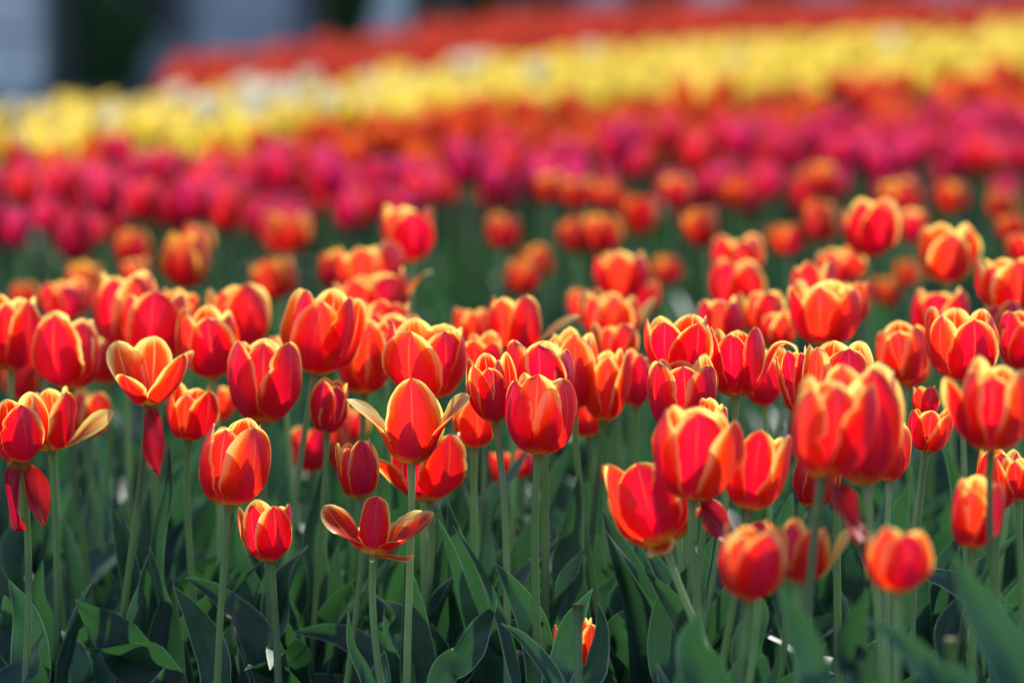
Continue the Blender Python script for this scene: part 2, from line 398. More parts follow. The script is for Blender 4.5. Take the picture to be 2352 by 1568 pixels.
def rand_leaf(root, rg, L=None, W=None, az=None, nv=22, nu=7, e0=None, e1=None):
    L = L or rg.uniform(.19, .31); W = W or rg.uniform(.034, .062)
    az = rg.uniform(0, 2 * math.pi) if az is None else az
    e0 = R(rg.uniform(76, 88)) if e0 is None else e0
    e1 = R(rg.choice([rg.uniform(62, 86), rg.uniform(50, 80), rg.uniform(5, 60), rg.uniform(-35, 20)])) if e1 is None else e1
    C = [np.array(root, float)]; n = 5; daz = rg.uniform(-.5, .5)
    for i in range(n):
        f = (i + .5) / n
        e = e0 + (e1 - e0) * f ** 1.7; a = az + daz * f
        C.append(C[-1] + L / n * np.array([math.cos(a) * math.cos(e), math.sin(a) * math.cos(e), math.sin(e)]))
    hint = np.array([-math.cos(az) * .6, -math.sin(az) * .6, .7])
    return leaf_geo(C, W, hint, fold=rg.uniform(.25, .9), wave=rg.uniform(.3, 1.3), seed=rg.randrange(10**6), nv=nv, nu=nu)

# ------------------------------------------------------------------ ground
def build_ground():
    ys = np.concatenate([np.linspace(-6, 1.5, 6), np.linspace(2, 30, 141), np.array([34, 40, 60, 100, 200, 500])])
    xs = np.concatenate([np.array([-300, -80, -30, -12]), np.linspace(-6, 6, 81), np.array([12, 30, 80, 300])])
    Y, X = np.meshgrid(ys, xs, indexing='ij')
    Z = terrain(X, Y)
    V = np.stack([X, Y, Z], -1).reshape(-1, 3)
    k = N('soil')
    g = k.n('ShaderNodeNewGeometry').outputs['Position']
    a = k.n('ShaderNodeTexNoise', {'Vector': g, 'Scale': 9.0, 'Detail': 8.0}).outputs[0]
    b = k.n('ShaderNodeTexNoise', {'Vector': g, 'Scale': 90.0, 'Detail': 4.0}).outputs[0]
    c = k.mix(k.ss(a, .35, .65), (0.045, 0.032, 0.022), (0.09, 0.068, 0.05))
    c = k.mix(k.ss(b, .55, .75), c, (0.13, 0.105, 0.08))
    bp = k.n('ShaderNodeBump', {'Strength': .8, 'Distance': .02, 'Height': b}).outputs[0]
    m = k.out(k.n('ShaderNodeBsdfPrincipled', {'Base Color': c, 'Roughness': .95, 'Normal': bp}).outputs[0])
    o = link('ground', mesh('ground', V, grid(len(ys), len(xs))[:, ::-1] if False else grid(len(ys), len(xs)), m))
    tag(o, kind='structure')
build_ground()

# ------------------------------------------------------------------ hand-placed tulips
# (base x, base y, top x, top y, width, depth m, rot, open, options, label) in photo pixels at 2352 wide
W_ = dict
def wing(az, th=(8, 52, 42, 28), L=.062, W=.017, twist=0, cup=.8): return dict(az=R(az), th=th, L=L, W=W, twist=twist, cup=cup, mat=M_LIP)
def droop(az, L=.055, th=(-15, -62, -80, -70), W=.012, twist=75): return dict(az=R(az), th=th, L=L, W=W, twist=twist, cup=1.7, mat=M_CRIMSON, ruffle=3.0)
TUL = [
 # --- in focus, front row
 (945,1065,941,866,150,2.95,0,0,W_(sx=967,skip=[1,2,5],fw=.0245,sp=[wing(188,(6,70,46,36),.072,.0155,-26,.9),wing(-18,(6,64,54,42),.072,.0195,34,.9),wing(52,(6,60,84,96),.064,.021)]),
  'sharp tulip on the tallest central stem, its side petals flung out like wings'),
 (988,1150,975,998,190,3.1,30,14,W_(sp=[wing(-158,(0,58,32,-75),.078,.012,30,1.0)],skip=[1]),
  'wide tulip directly behind the winged one, one petal curling down into a hook'),
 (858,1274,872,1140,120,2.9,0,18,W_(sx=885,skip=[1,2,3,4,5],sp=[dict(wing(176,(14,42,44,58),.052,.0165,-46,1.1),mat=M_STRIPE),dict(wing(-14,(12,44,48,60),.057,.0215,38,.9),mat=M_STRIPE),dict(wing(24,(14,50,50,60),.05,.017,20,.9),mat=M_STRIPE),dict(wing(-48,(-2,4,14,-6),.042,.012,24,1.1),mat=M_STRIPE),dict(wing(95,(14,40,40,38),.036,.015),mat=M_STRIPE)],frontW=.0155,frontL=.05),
  'low splayed tulip with a pink upright middle petal, its stem bent sideways'),
 (525,1158,543,962,165,2.92,42,3,W_(sx=512),'large orange red tulip standing alone over a long curved pale stem'),
 (622,1288,630,1150,132,2.92,20,12,W_(sx=618),'small tulip low among the leaves beside the long curved stem'),
 (1236,1043,1252,853,164,2.95,52,2,W_(sx=1232),'sharp egg shaped tulip in front of a wider one, with yellow edged overlapping petals'),
 (1138,968,1118,815,116,2.98,8,8,W_(sx=1165),'small sharp tulip with a plain red front petal beside the egg shaped pair'),
 (1250,945,1250,780,170,3.05,60,8,W_(sx=1200),'wide tulip peeking over the sharp egg shaped one, orange petal with midrib facing out'),
 (1568,990,1566,813,168,3.0,60,8,W_(sx=1560),'sharp tulip with orange ribbed centre petal just above the blurred pale topped one'),
 (1550,860,1556,722,170,3.06,30,12,W_(),'tulip with a bright yellow inner petal and pointed tips over the ribbed one'),
 # --- left cluster
 (605,970,606,778,164,3.12,58,3,W_(sx=600),'rounded red tulip with yellow petal edges above the long curved stem'),
 (432,1010,443,880,128,3.15,48,10,W_(),'small glowing orange tulip with a round shadow, under the heart shaped open one'),
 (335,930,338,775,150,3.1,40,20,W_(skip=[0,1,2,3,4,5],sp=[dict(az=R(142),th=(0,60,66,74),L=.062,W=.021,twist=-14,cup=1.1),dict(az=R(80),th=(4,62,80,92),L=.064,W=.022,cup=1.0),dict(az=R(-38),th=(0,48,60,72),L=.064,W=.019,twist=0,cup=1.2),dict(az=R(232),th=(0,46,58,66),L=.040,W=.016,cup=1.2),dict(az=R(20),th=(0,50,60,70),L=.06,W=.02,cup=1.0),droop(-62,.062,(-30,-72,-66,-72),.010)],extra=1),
  'open heart shaped tulip with yellow margins and one dark petal hanging down its stem'),
 (158,895,160,713,168,3.3,-14,5,W_(),'big rose red tulip beside the heart shaped open one'),
 (25,850,38,676,142,3.4,48,5,W_(),'red and yellow tulip cut by the photo edge beside the big rose red one'),
 (350,832,352,668,158,3.4,0,5,W_(),'tulip with a broad pink front petal directly behind the heart shaped one'),
 (290,800,292,622,152,3.6,25,6,W_(),'tall red tulip rising behind the broad pink petal tulip'),
 (490,868,492,702,146,3.3,5,5,W_(),'pink fronted tulip with a folded pale petal tip beside the heart shaped one'),
 (556,800,558,650,150,3.6,20,6,W_(),'softly blurred tulip behind the pink fronted one, four petal tips showing'),
 (722,857,756,664,182,3.2,-6,5,W_(sx=690),'large tulip leaning over a thick slanting stem, broad ribbed front petal'),
 (752,995,752,869,100,3.15,35,4,W_(),'narrow deep orange tulip hanging below the large leaning one'),
 (836,903,848,735,130,3.3,60,5,W_(),'tulip squeezed between the large leaning one and the broad magenta shouldered one'),
 (978,915,986,736,195,3.12,-22,8,W_(),'broad magenta shouldered tulip above the winged one'),
 (828,1145,822,1010,96,3.02,25,4,W_(),'slim orange tulip half hidden behind the hook of a curled petal'),
 (205,1005,203,893,104,3.5,30,5,W_(),'small blurred tulip crossed by a yellow petal at the stem gap'),
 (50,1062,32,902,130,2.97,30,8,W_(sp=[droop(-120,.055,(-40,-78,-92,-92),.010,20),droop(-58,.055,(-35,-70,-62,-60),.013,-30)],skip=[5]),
  'edge tulip with two dark petals hanging down from its base'),
 (118,1035,108,887,118,3.1,50,10,W_(sp=[wing(-12,(6,40,34,24),.062,.0105,60)],skip=[5]),'tulip with a yellow petal reaching over the small blurred one'),
 (42,915,44,815,100,3.6,0,5,W_(),'dim red tulip low behind the edge tulips'),
 (715,1085,712,975,104,3.6,30,6,W_(),'blurred tulip crossed by a thick slanting stem'),
 (788,1090,790,942,72,3.6,20,5,W_(),'blurred orange tulip tucked behind the slim one'),
 (1090,1028,1086,905,112,3.15,10,6,W_(),'plain red tulip half hidden by the winged petal tips'),
 (1152,1116,1150,1036,50,3.5,10,3,W_(),'tiny blurred tulip bud between three bare stems, lower of two'),
 (1200,1096,1198,1030,54,3.5,60,4,W_(),'tiny blurred orange tulip just under the egg shaped one'),
 # --- centre right
 (1318,940,1306,752,124,3.2,0,5,W_(),'tulip behind the wide ribbed one, its pink shoulder showing'),
 (1385,965,1390,798,112,3.2,60,5,W_(sx=1392),'upright tulip with a lit triangle on its petal and a straight stem'),
 (1462,935,1460,800,76,3.3,20,6,W_(),'narrow tulip wedged beside the upright one with the lit triangle'),
 (1352,1002,1352,905,100,3.35,10,3,W_(),'dark red tulip underneath the upright one with the lit triangle'),
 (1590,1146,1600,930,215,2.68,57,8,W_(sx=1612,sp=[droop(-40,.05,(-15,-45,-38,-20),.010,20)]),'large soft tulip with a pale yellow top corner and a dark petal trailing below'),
 (1630,1040,1632,915,82,2.88,0,4,W_(),'small petal tips poking up behind the large pale topped tulip'),
 (1690,910,1692,748,132,3.08,50,7,W_(sp=[wing(-20,(4,62,60,-70),.075,.011,0,1.2)]),'tulip with one petal rolled over sideways like a tongue'),
 (1756,932,1754,800,98,3.2,10,5,W_(),'small deep red tulip beside the tongue petal one'),
 (1527,1252,1470,1066,205,2.74,-14,10,W_(sx=1650,ty=24,sp=[wing(-100,(-10,-35,-30,-10),.032,.012,0),wing(-8,(6,36,32,34),.055,.016,20)]),
  'tilted tulip showing its yellow base, on a stem bending up from the side'),
 (1720,1170,1748,986,150,2.74,56,7,W_(sx=1690),'soft striped tulip between the large pale topped one and the huge blurred one'),
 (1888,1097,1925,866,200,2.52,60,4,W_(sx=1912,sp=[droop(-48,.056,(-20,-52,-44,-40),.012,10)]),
  'huge blurred tulip with a glowing orange front petal and a red petal sagging below'),
 (1990,1112,1972,832,196,2.62,30,9,W_(),'large blurred tulip wrapped around behind the huge glowing one'),
 (1925,960,1932,780,166,2.97,8,6,W_(),'sharp pink tulip top standing just over the huge blurred one'),
 (1836,950,1830,790,80,3.02,40,6,W_(),'narrow yellow tipped tulip beside the sharp pink top'),
 (1896,792,1898,645,168,3.4,50,8,W_(),'neat cup shaped tulip with yellow inside, above the sharp pink top'),
 (1868,760,1862,597,118,3.65,50,5,W_(),'blurred tulip right behind the neat yellow lined cup'),
 (1968,745,1962,640,60,3.6,0,5,W_(),'sliver of red tulip beside the neat yellow lined cup'),
 (2072,882,2068,740,124,3.3,50,5,W_(),'orange and dark red tulip standing alone beside the pointed petal pair'),
 (2212,875,2212,706,172,3.12,5,7,W_(),'sharp tulip with a pointed front petal and thin yellow outline'),
 (2345,850,2342,710,112,3.2,10,5,W_(),'tulip cut by the photo edge beside the pointed petal one'),
 (2150,800,2158,657,145,3.6,45,10,W_(),'soft tulip with separate tips above the pointed petal one'),
 (2172,650,2180,512,128,3.8,5,8,W_(sp=[wing(0,(6,56,78,150),.07,.013)],skip=[5]),'blurred tulip with one pale yellow petal bent like an arch'),
 (2322,715,2316,582,160,3.5,8,8,W_(sp=[wing(168,(6,62,110,10),.066,.012,20)]),'blurred tulip with a flat yellow petal sticking out sideways'),
 (2342,600,2336,535,60,4.1,0,3,W_(),'small rose coloured tulip above the flat yellow petal'),
 (1998,590,1994,458,138,3.9,20,8,W_(),'tall bright red tulip raised over the pink band'),
 (2276,1035,2290,822,170,2.58,45,7,W_(sx=2285,sp=[wing(192,(4,52,74,66),.064,.015,20)]),'big blurred tulip with a cream petal standing off to one side'),
 (2128,1038,2132,934,100,3.0,50,14,W_(),'small open orange tulip below the alone standing orange and dark one'),
 (2126,960,2126,884,66,3.12,20,6,W_(),'small tulip just above the open orange one'),
 (2042,1106,2060,968,96,2.9,30,5,W_(sx=2048),'slender tulip with a torn tip beside the large wrapped one'),
 (2290,1175,2290,1028,118,2.92,10,8,W_(),'red tulip crossed by a stem at the photo edge'),
 (2340,1150,2330,1050,90,2.8,40,18,W_(),'open tulip at the photo edge with a twisted petal'),
 (2232,1258,2242,1096,138,2.6,45,4,W_(sx=2212),'soft focus tulip low down with a stem crossing in front'),
 (2060,1360,2060,1207,150,2.38,15,5,W_(sx=2062),'very blurred squat tulip with pale tips, lowest of the front ones'),
 (1836,1340,1850,1192,118,2.56,20,7,W_(sx=1820,sp=[wing(-5,(6,56,66,74),.05,.012,20)]),'blurred orange pink tulip with a curled tip beside a thick stem'),
 (1718,1376,1716,1203,152,2.44,20,5,W_(sx=1745),'very blurred rose tulip with one yellow notched petal'),
 (1742,1290,1742,1190,92,2.7,0,5,W_(),'tulip tips poking out behind the very blurred rose one'),
 (1866,1166,1868,1040,112,2.92,20,6,W_(),'red tulip half hidden beneath the huge glowing one'),
 (1322,1535,1322,1416,108,2.99,40,10,W_(),'yellow and orange tulip buried low between the leaves'),
 (1394,1112,1394,1066,36,3.3,0,4,W_(),'tiny scrap of a red tulip behind a dark leaf'),
 # --- middle distance
 (428,662,426,532,114,4.15,0,2,W_(dark=1),'dark red blurred tulip standing over the green gap'),
 (452,590,452,512,66,4.9,20,5,W_(),'yellow tipped tulip directly behind the dark red one'),
 (300,620,302,522,78,4.9,30,4,W_(dark=1),'blurred orange topped tulip near the edge of the green gap'),
 (318,655,318,595,62,4.7,0,3,W_(),'pale rose tulip touching the orange topped one'),
 (190,690,192,600,84,4.6,10,6,W_(dark=1),'blurred tulip with orange yellow head over the rose red group'),
 (150,735,146,642,122,4.0,25,6,W_(),'pair of blurred red petals behind the big rose red tulip'),
 (52,712,52,646,66,4.5,30,5,W_(dark=1),'small blurred orange tulip above the edge tulips'),
 (636,690,634,592,106,4.4,40,6,W_(dark=1),'squat flame streaked tulip on a dark stem'),
 (660,582,656,484,122,5.0,10,6,W_(dark=1),'broad flame streaked tulip touching the pink band'),
 (856,680,852,552,150,3.9,50,8,W_(),'wide blurred tulip with two yellow inner petals'),
 (768,665,766,572,72,4.1,0,3,W_(dark=1),'dark crimson tulip beside the wide yellow lined one'),
 (944,600,942,470,140,4.0,12,8,W_(sp=[wing(182,(6,70,82,80),.068,.014)],skip=[1]),'raised bright red tulip with a cream petal, in front of the pink band'),
 (870,740,852,624,170,3.75,30,10,W_(sp=[wing(-14,(6,50,44,8),.075,.012)]),'jumble petalled tulip with a lemon petal tip sticking out'),
 (900,790,892,684,112,3.5,30,10,W_(),'ruffled tulip under the jumble petalled one'),
 (1152,572,1150,490,80,5.2,30,3,W_(dark=1),'small round flame tulip before the pink band'),
 (1196,678,1195,592,80,4.5,50,5,W_(dark=1),'blurred dark tulip with a yellow lip above the green gap'),
 (1240,640,1238,562,72,4.9,10,5,W_(dark=1),'orange rimmed tulip just behind the yellow lipped one'),
 (1322,580,1320,495,74,5.0,50,6,W_(dark=1),'yellow topped tulip, first of a touching pair'),
 (1388,584,1386,490,86,4.9,25,5,W_(dark=1),'flame streaked tulip, second of a touching pair'),
 (1432,692,1432,572,122,4.0,50,5,W_(),'plain blurred red tulip above a crowded clump'),
 (1408,790,1408,672,144,3.65,5,9,W_(sp=[wing(20,(6,50,60,50),.06,.011)]),'clumped tulip with a yellow petal behind its shoulder'),
 (1420,840,1422,738,108,3.42,15,8,W_(),'tulip in front of the crowded clump, red and yellow halves'),
 (1180,810,1180,674,132,3.4,30,7,W_(sp=[wing(-6,(6,46,34,6),.068,.0085,30)]),'tulip with a thin pale petal stretched out over the green'),
 (1080,795,1080,706,80,3.7,10,8,W_(),'small soft tulip beside the one with the stretched petal'),
 (1536,654,1534,586,66,5.0,20,3,W_(dark=1),'lone little flame tulip in the green gap'),
 (1694,640,1692,536,122,4.1,10,6,W_(),'topmost of three stacked blurred red tulips'),
 (1688,722,1686,592,130,3.85,30,6,W_(),'middle of three stacked blurred red tulips'),
 (1660,800,1660,680,104,3.5,50,6,W_(),'orange inner lit tulip at the foot of the stacked three'),
 (1755,770,1752,665,108,3.6,15,7,W_(sp=[wing(-40,(6,30,10,-20),.07,.012,10)]),'rose tulip with cream petals laid out below it'),
 (1618,566,1614,474,82,4.8,20,4,W_(dark=1),'orange topped tulip above the stacked three'),
 (1812,586,1810,510,96,4.8,20,7,W_(dark=1),'squat dark orange tulip hovering over the green gap'),
 (1888,556,1886,456,76,4.8,35,3,W_(dark=1),'orange topped tulip beside the tall bright red one'),
 (1930,650,1926,566,112,4.3,20,7,W_(),'blurred red tulip below the tall bright red one'),
 (1546,474,1546,402,80,5.5,10,6,W_(dark=1),'yellow tipped tulip overlapping the pink band'),
 (1326,480,1324,402,84,5.4,20,6,W_(dark=1),'larger of two dark orange tulips overlapping the pink band'),
 (1396,486,1394,412,72,5.4,40,5,W_(dark=1),'smaller of two dark orange tulips overlapping the pink band'),
 (1262,465,1260,392,66,5.6,0,5,W_(dark=1),'dim orange tulip at the lower rim of the pink band'),
 (2072,512,2070,412,92,5.0,20,6,W_(dark=1),'gold tipped crimson tulip over the tall bright red one'),
 (2100,560,2100,478,72,4.6,0,5,W_(),'red tulip between the gold tipped and the arched petal ones'),
 (2188,488,2188,412,78,5.4,30,4,W_(dark=1),'blurred gold and red tulip over the arched petal one'),
 (2300,504,2300,436,74,5.4,10,4,W_(dark=1),'dull red tulip near the photo edge in the pink band'),
 (2324,555,2322,490,66,4.9,30,5,W_(dark=1),'orange topped tulip near the photo edge over the green'),
 (2090,656,2090,594,64,5.0,10,5,W_(dark=1),'little round orange tulip beside the arched petal one'),
 (2040,706,2038,632,60,5.0,40,5,W_(dark=1),'little flame tulip at the foot of the little round one'),
 (1998,690,1998,634,42,5.1,10,4,W_(dark=1),'tiny orange tulip next to a thin stem in the green gap'),
 (1880,446,1880,370,80,5.6,20,5,W_(dark=1),'dark orange tulip in the middle of the pink band'),
 (1468,540,1466,440,84,5.6,10,4,W_(orange=1),'pale orange tulip rising beside the flame pair'),
 (655,865,648,772,96,3.5,20,5,W_(),'dull red tulip hidden between the rounded red and the large leaning one'),
 (1108,880,1106,766,100,3.32,40,12,W_(),'yellow lipped tulip behind the broad magenta shouldered one'),
 (905,800,908,716,112,3.42,10,8,W_(),'crumpled orange tulip between the leaning and the magenta shouldered ones'),
 (248,880,240,770,110,3.6,30,5,W_(),'shaded red tulip behind the heart shaped one, on its outer side'),
 (1344,740,1346,664,84,4.2,30,6,W_(),'orange tulip top behind the crowded clump'),
 (1478,722,1476,640,70,4.2,0,8,W_(),'yellowish petal tips behind the plain blurred red tulip'),
 (818,1010,816,938,60,3.6,20,5,W_(),'pale orange tulip seen beside the narrow deep orange one'),
 (508,965,510,882,66,3.6,0,5,W_(),'blurred red tulip behind the small glowing orange one'),
 (1790,800,1786,715,90,3.55,20,8,W_(),'soft red tulip behind the cream petals of the rose one'),
 (2085,890,2094,790,90,3.45,0,6,W_(),'orange tulip squeezed behind the orange and dark red one'),
 (2300,800,2296,690,96,3.45,30,6,W_(),'blurred tulip between the pointed petal one and the photo edge'),
 (95,860,92,745,110,3.6,20,5,W_(),'red tulip between the big rose red one and the edge one'),
 (400,760,410,668,90,3.62,20,8,W_(),'orange tulip tips between the broad pink petal tulip and the pink fronted one'),
 (1690,480,1690,400,76,5.9,10,4,W_(orange=1),'soft orange tulip lost in the pink band above the green'),
]

def make_tulip(i, row):
    bx, by, tx, ty, w, d, rot, op, kw, label = row
    rg = random.Random(1000 + i)
    base = at(bx, by, d); top = at(tx, ty, d)
    axis = top - base
    if w < 160 and 'sp' not in kw: axis = axis + np.array([rg.gauss(0, .06), 0, 0]) * np.linalg.norm(axis)
    h = np.linalg.norm(axis)
    lean = kw.get('ty', rg.uniform(-6, 6))
    axis = P_norm(axis) * math.cos(R(lean)) + np.array([0, math.sin(R(lean)), 0]); axis = P_norm(axis)
    if kw.get('ty'): h /= math.cos(R(lean)) 
    # root on the ground
    if 'sx' in kw:
        z1568 = at(kw['sx'], 1568, d)
        f = (base[2] - 0) / max(base[2] - z1568[2], .02)
        rx = base[0] + (z1568[0] - base[0]) * min(f, 2.2)
    else:
        rx = base[0] + rg.uniform(-.025, .025)
    ry = d + rg.uniform(-.02, .02)
    root = np.array([rx, ry, float(terrain(rx, ry)) - .004])
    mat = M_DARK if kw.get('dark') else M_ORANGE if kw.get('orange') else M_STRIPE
    e = empty('tulip', root)
    tag(e, label, 'tulip', 'red and yellow tulips standing in the near bed')
    std = std_petals(op, rot, 77 + i)
    if 'frontW' in kw: std[0].update(W=kw['frontW'], L=kw['frontL'], th=(30, 80, 92, 92))
    if 'fw' in kw: std[0].update(W=kw['fw'], L=.068, th=(0, 66, 94, 112)); std[3].update(L=.05)
    hi = d < 3.7
    nv, nu = (24, 15) if hi else (12, 9)
    # natural size of the plain cup
    VV = np.concatenate([petal(**p, nv=10, nu=7)[0] for p in std_petals(op, rot, 77 + i)])
    sz = h / VV[:, 2].max(); sr = 1.05 * (w * d / FPX) / (2 * np.percentile(np.hypot(VV[:, 0], VV[:, 1]), 97))
    if 'frontW' in kw or kw.get('extra'): sz = sr = 1.0 if not kw.get('extra') else 1.02
    M = frame_to(axis)
    pets = [p for j, p in enumerate(std) if j not in kw.get('skip', [])] + list(kw.get('sp', []))
    for q in pets:
        q = dict(q); q.setdefault('seed', rg.randrange(10**6))
        special = 'k' not in q; pm = q.pop('mat', mat)
        V, F, U, E = petal(**q, nv=nv, nu=nu)
        V = V * (np.array([1, 1, 1]) if special else np.array([sr, sr, sz]))
        V = V @ M.T + base - root
        link('petal', mesh('petal', V, F, pm, U, E), e)
    # receptacle joins the stem, pistil inside open flowers
    V, F, U, E = stem_geo(np.zeros(3), base - root + axis * .0015, axis, n=22 if hi else 12, sides=10 if hi else 6,
                          r=rg.uniform(.0027, .0033) * (1.0 if w > 110 else .85), rnd=rg.random(), wob=rg.uniform(-.045, .045))
    link('stem', mesh('stem', V, F, M_STEM, U, E), e)
    if op >= 8 and hi and not kw.get('extra') and 'frontW' not in kw:
        t = np.linspace(0, 1, 8)
        P = (base - root)[None, :] + axis[None, :] * (t * .024)[:, None]
        V, F, U, E = tube(P, .0032 * (1 - .25 * t) + .0012 * (t > .8), 8, .9)
        link('pistil', mesh('pistil', V, F, M_STEM, U, E), e)
    nl = 5 if d < 3.3 else 4 if d < 3.8 else 3
    zb = base[2]
    for j in range(nl):
        L = rg.uniform(.6, .98) * min(zb, .34) * (1.0 if d > 3.02 else .62 if d > 2.8 or bx < 1300 else .85)
        o_ = np.zeros(3); e1 = None
        if j == 0 and hi:      # the upper leaf clasps the stem above the ground
            o_ = (base - root) * rg.uniform(.18, .36) * [1, 1, 1]; L *= .7; e1 = R(rg.uniform(40, 84))
        V, F, U, E = rand_leaf(o_, rg, e1=e1, L=L, W=rg.uniform(.035, .065) * min(1, zb / .3), az=j * 2.4 + rg.uniform(-.5, .5),
                               nv=26 if hi else 14, nu=9 if hi else 7)
        link('leaf', mesh('leaf', V, F, M_LEAF, U, E), e)
    return e, root

TROOTS = []
TOBJ = []
for i, row in enumerate(TUL):
    e, r = make_tulip(i, row); TROOTS.append(r); TOBJ.append(e)

# two stalks that have lost their flowers
for (px, py, sx, d, lab) in ((1328, 1386, 1332, 2.84, 'bare cut tulip stalk standing before the low buried yellow tulip'),
                             (2186, 1466, 2192, 2.4, 'short blurred cut tulip stalk at the foot of the tulips beside the photo edge')):
    tp = at(px, py, d); rx = at(sx, 1568, d)[0]; rt = np.array([rx, d, float(terrain(rx, d))])
    e = empty('cut_stalk', rt); tag(e, lab, 'stalk')
    V, F, U, E = stem_geo(np.zeros(3), tp - rt, np.array([0, 0, 1.]), n=12, sides=10, r=.0036, rnd=.5)
    cap = len(V); V = np.concatenate([V, [tp - rt]]); U = np.concatenate([U, [[0, 1]]]); E = np.concatenate([E, [[.5, .5]]])
    top = np.arange(cap - 11, cap)
    F = np.concatenate([F, np.array([[top[i], top[i+1], top[i+2], cap] for i in range(0, 9, 2)])])
    link('stem', mesh('stem', V, F, M_STEM, U, E), e)
    rg = random.Random(int(px))
    for j in range(2):
        V, F, U, E = rand_leaf(np.zeros(3), rg, L=.16, W=.04, az=j * 3 + .3, nv=20, nu=9)
        link('leaf', mesh('leaf', V, F, M_LEAF, U, E), e)

# leaves that read one by one in the photo; each grows from the nearest tulip's root
LV = [
 ([(930,1275),(948,1420),(958,1560),(968,1700)], 2.98, 98, .5, .3, (.25,-1,.3)),
 ([(1040,1205),(1110,1310),(1155,1410),(1185,1520),(1200,1640)], 2.94, 42, .8, .2, (-.6,-1,.3)),
 ([(1135,1290),(1190,1370),(1232,1460),(1245,1620)], 2.97, 80, .6, .4, (-.3,-1,.2)),
 ([(1150,1430),(1205,1475),(1265,1560),(1300,1680)], 2.86, 50, .7, .2, (.5,-1,.6)),
 ([(1330,1090),(1315,1180),(1297,1290),(1312,1400),(1330,1560)], 3.15, 88, .4, .4, (.3,-1,.2)),
 ([(1142,1375),(1105,1440),(1060,1510),(1005,1610)], 2.93, 74, .4, 1.5, (.2,-1,.4)),
 ([(1362,1350),(1318,1430),(1292,1520),(1272,1640)], 2.93, 70, .4, 1.4, (-.2,-1,.2)),
 ([(1372,1380),(1378,1450),(1364,1530),(1345,1660)], 2.86, 62, .5, .3, (.2,-1,.2)),
 ([(1480,1308),(1532,1370),(1585,1450),(1622,1550),(1640,1680)], 2.88, 74, .6, .4, (-.4,-1,.5)),
 ([(1640,1215),(1600,1320),(1552,1400),(1540,1520),(1560,1640)], 2.97, 105, .4, .6, (-.3,-1,.1)),
 ([(398,1345),(450,1420),(492,1510),(515,1650)], 2.98, 84, .5, .7, (-.3,-1,.3)),
 ([(425,1325),(500,1370),(575,1440),(625,1550),(650,1680)], 3.07, 92, .4, 1.2, (-.3,-1,.6)),
 ([(255,1165),(290,1250),(325,1350),(325,1470),(318,1640)], 3.15, 90, .7, .3, (-.2,-1,.2)),
 ([(172,1375),(240,1440),(310,1510),(385,1640)], 3.05, 120, .3, 1.8, (-.3,-1,.7)),
 ([(540,1180),(542,1280),(572,1380),(615,1480),(640,1640)], 3.2, 95, .4, .5, (.3,-1,.2)),
 ([(670,1452),(750,1455),(830,1485),(905,1600)], 3.12, 66, .4, .8, (0,-1,.8)),
 ([(850,1362),(900,1392),(930,1460),(950,1600)], 3.02, 70, .2, .8, (-.3,-.2,1)),
 ([(1475,1390),(1425,1440),(1432,1520),(1405,1640)], 3.08, 88, .4, 1.6, (-.3,-1,.6)),
 ([(1790,1340),(1835,1430),(1875,1540),(1900,1700)], 2.32, 92, .5, .3, (-.3,-1,.4)),
 ([(2188,1270),(2230,1360),(2290,1460),(2350,1568),(2390,1720)], 2.36, 118, .5, .4, (-.3,-1,.4)),
 ([(1985,1420),(2070,1470),(2150,1560),(2215,1680)], 2.3, 74, .5, .4, (-.3,-1,.6)),
 ([(1612,1400),(1590,1480),(1622,1568),(1645,1720)], 2.5, 110, .4, .7, (.2,-1,.3)),
 ([(98,1285),(80,1380),(110,1480),(132,1640)], 3.1, 74, .6, .3, (.3,-1,.1)),
 ([(748,1050),(732,1150),(716,1250),(722,1400)], 3.2, 64, .6, .2, (.5,-1,.1)),
 ([(1998,1345),(1962,1430),(1950,1510),(1985,1640)], 2.52, 88, .5, .5, (.2,-1,.3)),
 ([(388,1010),(386,1120),(362,1230),(352,1380)], 3.12, 38, .8, .2, (.4,-1,.1)),
 ([(1690,1330),(1740,1400),(1720,1500),(1750,1640)], 2.75, 80, .5, .6, (-.3,-1,.4)),
 ([(2050,1250),(2120,1310),(2200,1345),(2290,1440),(2300,1600)], 2.85, 60, .5, 1.0, (-.2,-.8,.8)),
 ([(1090,1120),(1078,1230),(1060,1330),(1070,1480)], 3.25, 70, .5, .3, (.3,-1,.1)),
 ([(1500,1120),(1482,1220),(1470,1330),(1480,1480)], 3.25, 80, .5, .3, (.3,-1,.1)),
 ([(655,1290),(640,1380),(660,1480),(690,1620)], 3.15, 80, .5, .6, (.3,-1,.3)),
 ([(20,1330),(60,1420),(70,1520),(60,1640)], 3.0, 96, .4, .8, (.3,-1,.4)),
 ([(800,1400),(812,1480),(850,1560),(880,1700)], 2.9, 40, .8, .2, (-.5,-1,.2)),
 ([(1545,1180),(1562,1280),(1555,1380),(1540,1520)], 3.3, 60, .5, .3, (.3,-1,.2)),
 ([(2090,1110),(2060,1210),(2075,1330),(2060,1480)], 3.2, 90, .4, .5, (-.3,-1,.2)),
 ([(2160,1000),(2195,1090),(2215,1200),(2220,1340)], 3.15, 44, .7, .2, (-.4,-1,.2)),
 ([(1820,1130),(1795,1230),(1800,1330),(1790,1500)], 3.2, 86, .4, .4, (.3,-1,.2)),
 ([(990,1430),(1015,1500),(1000,1568),(990,1700)], 3.05, 60, .5, .3, (.3,-1,.2)),
]
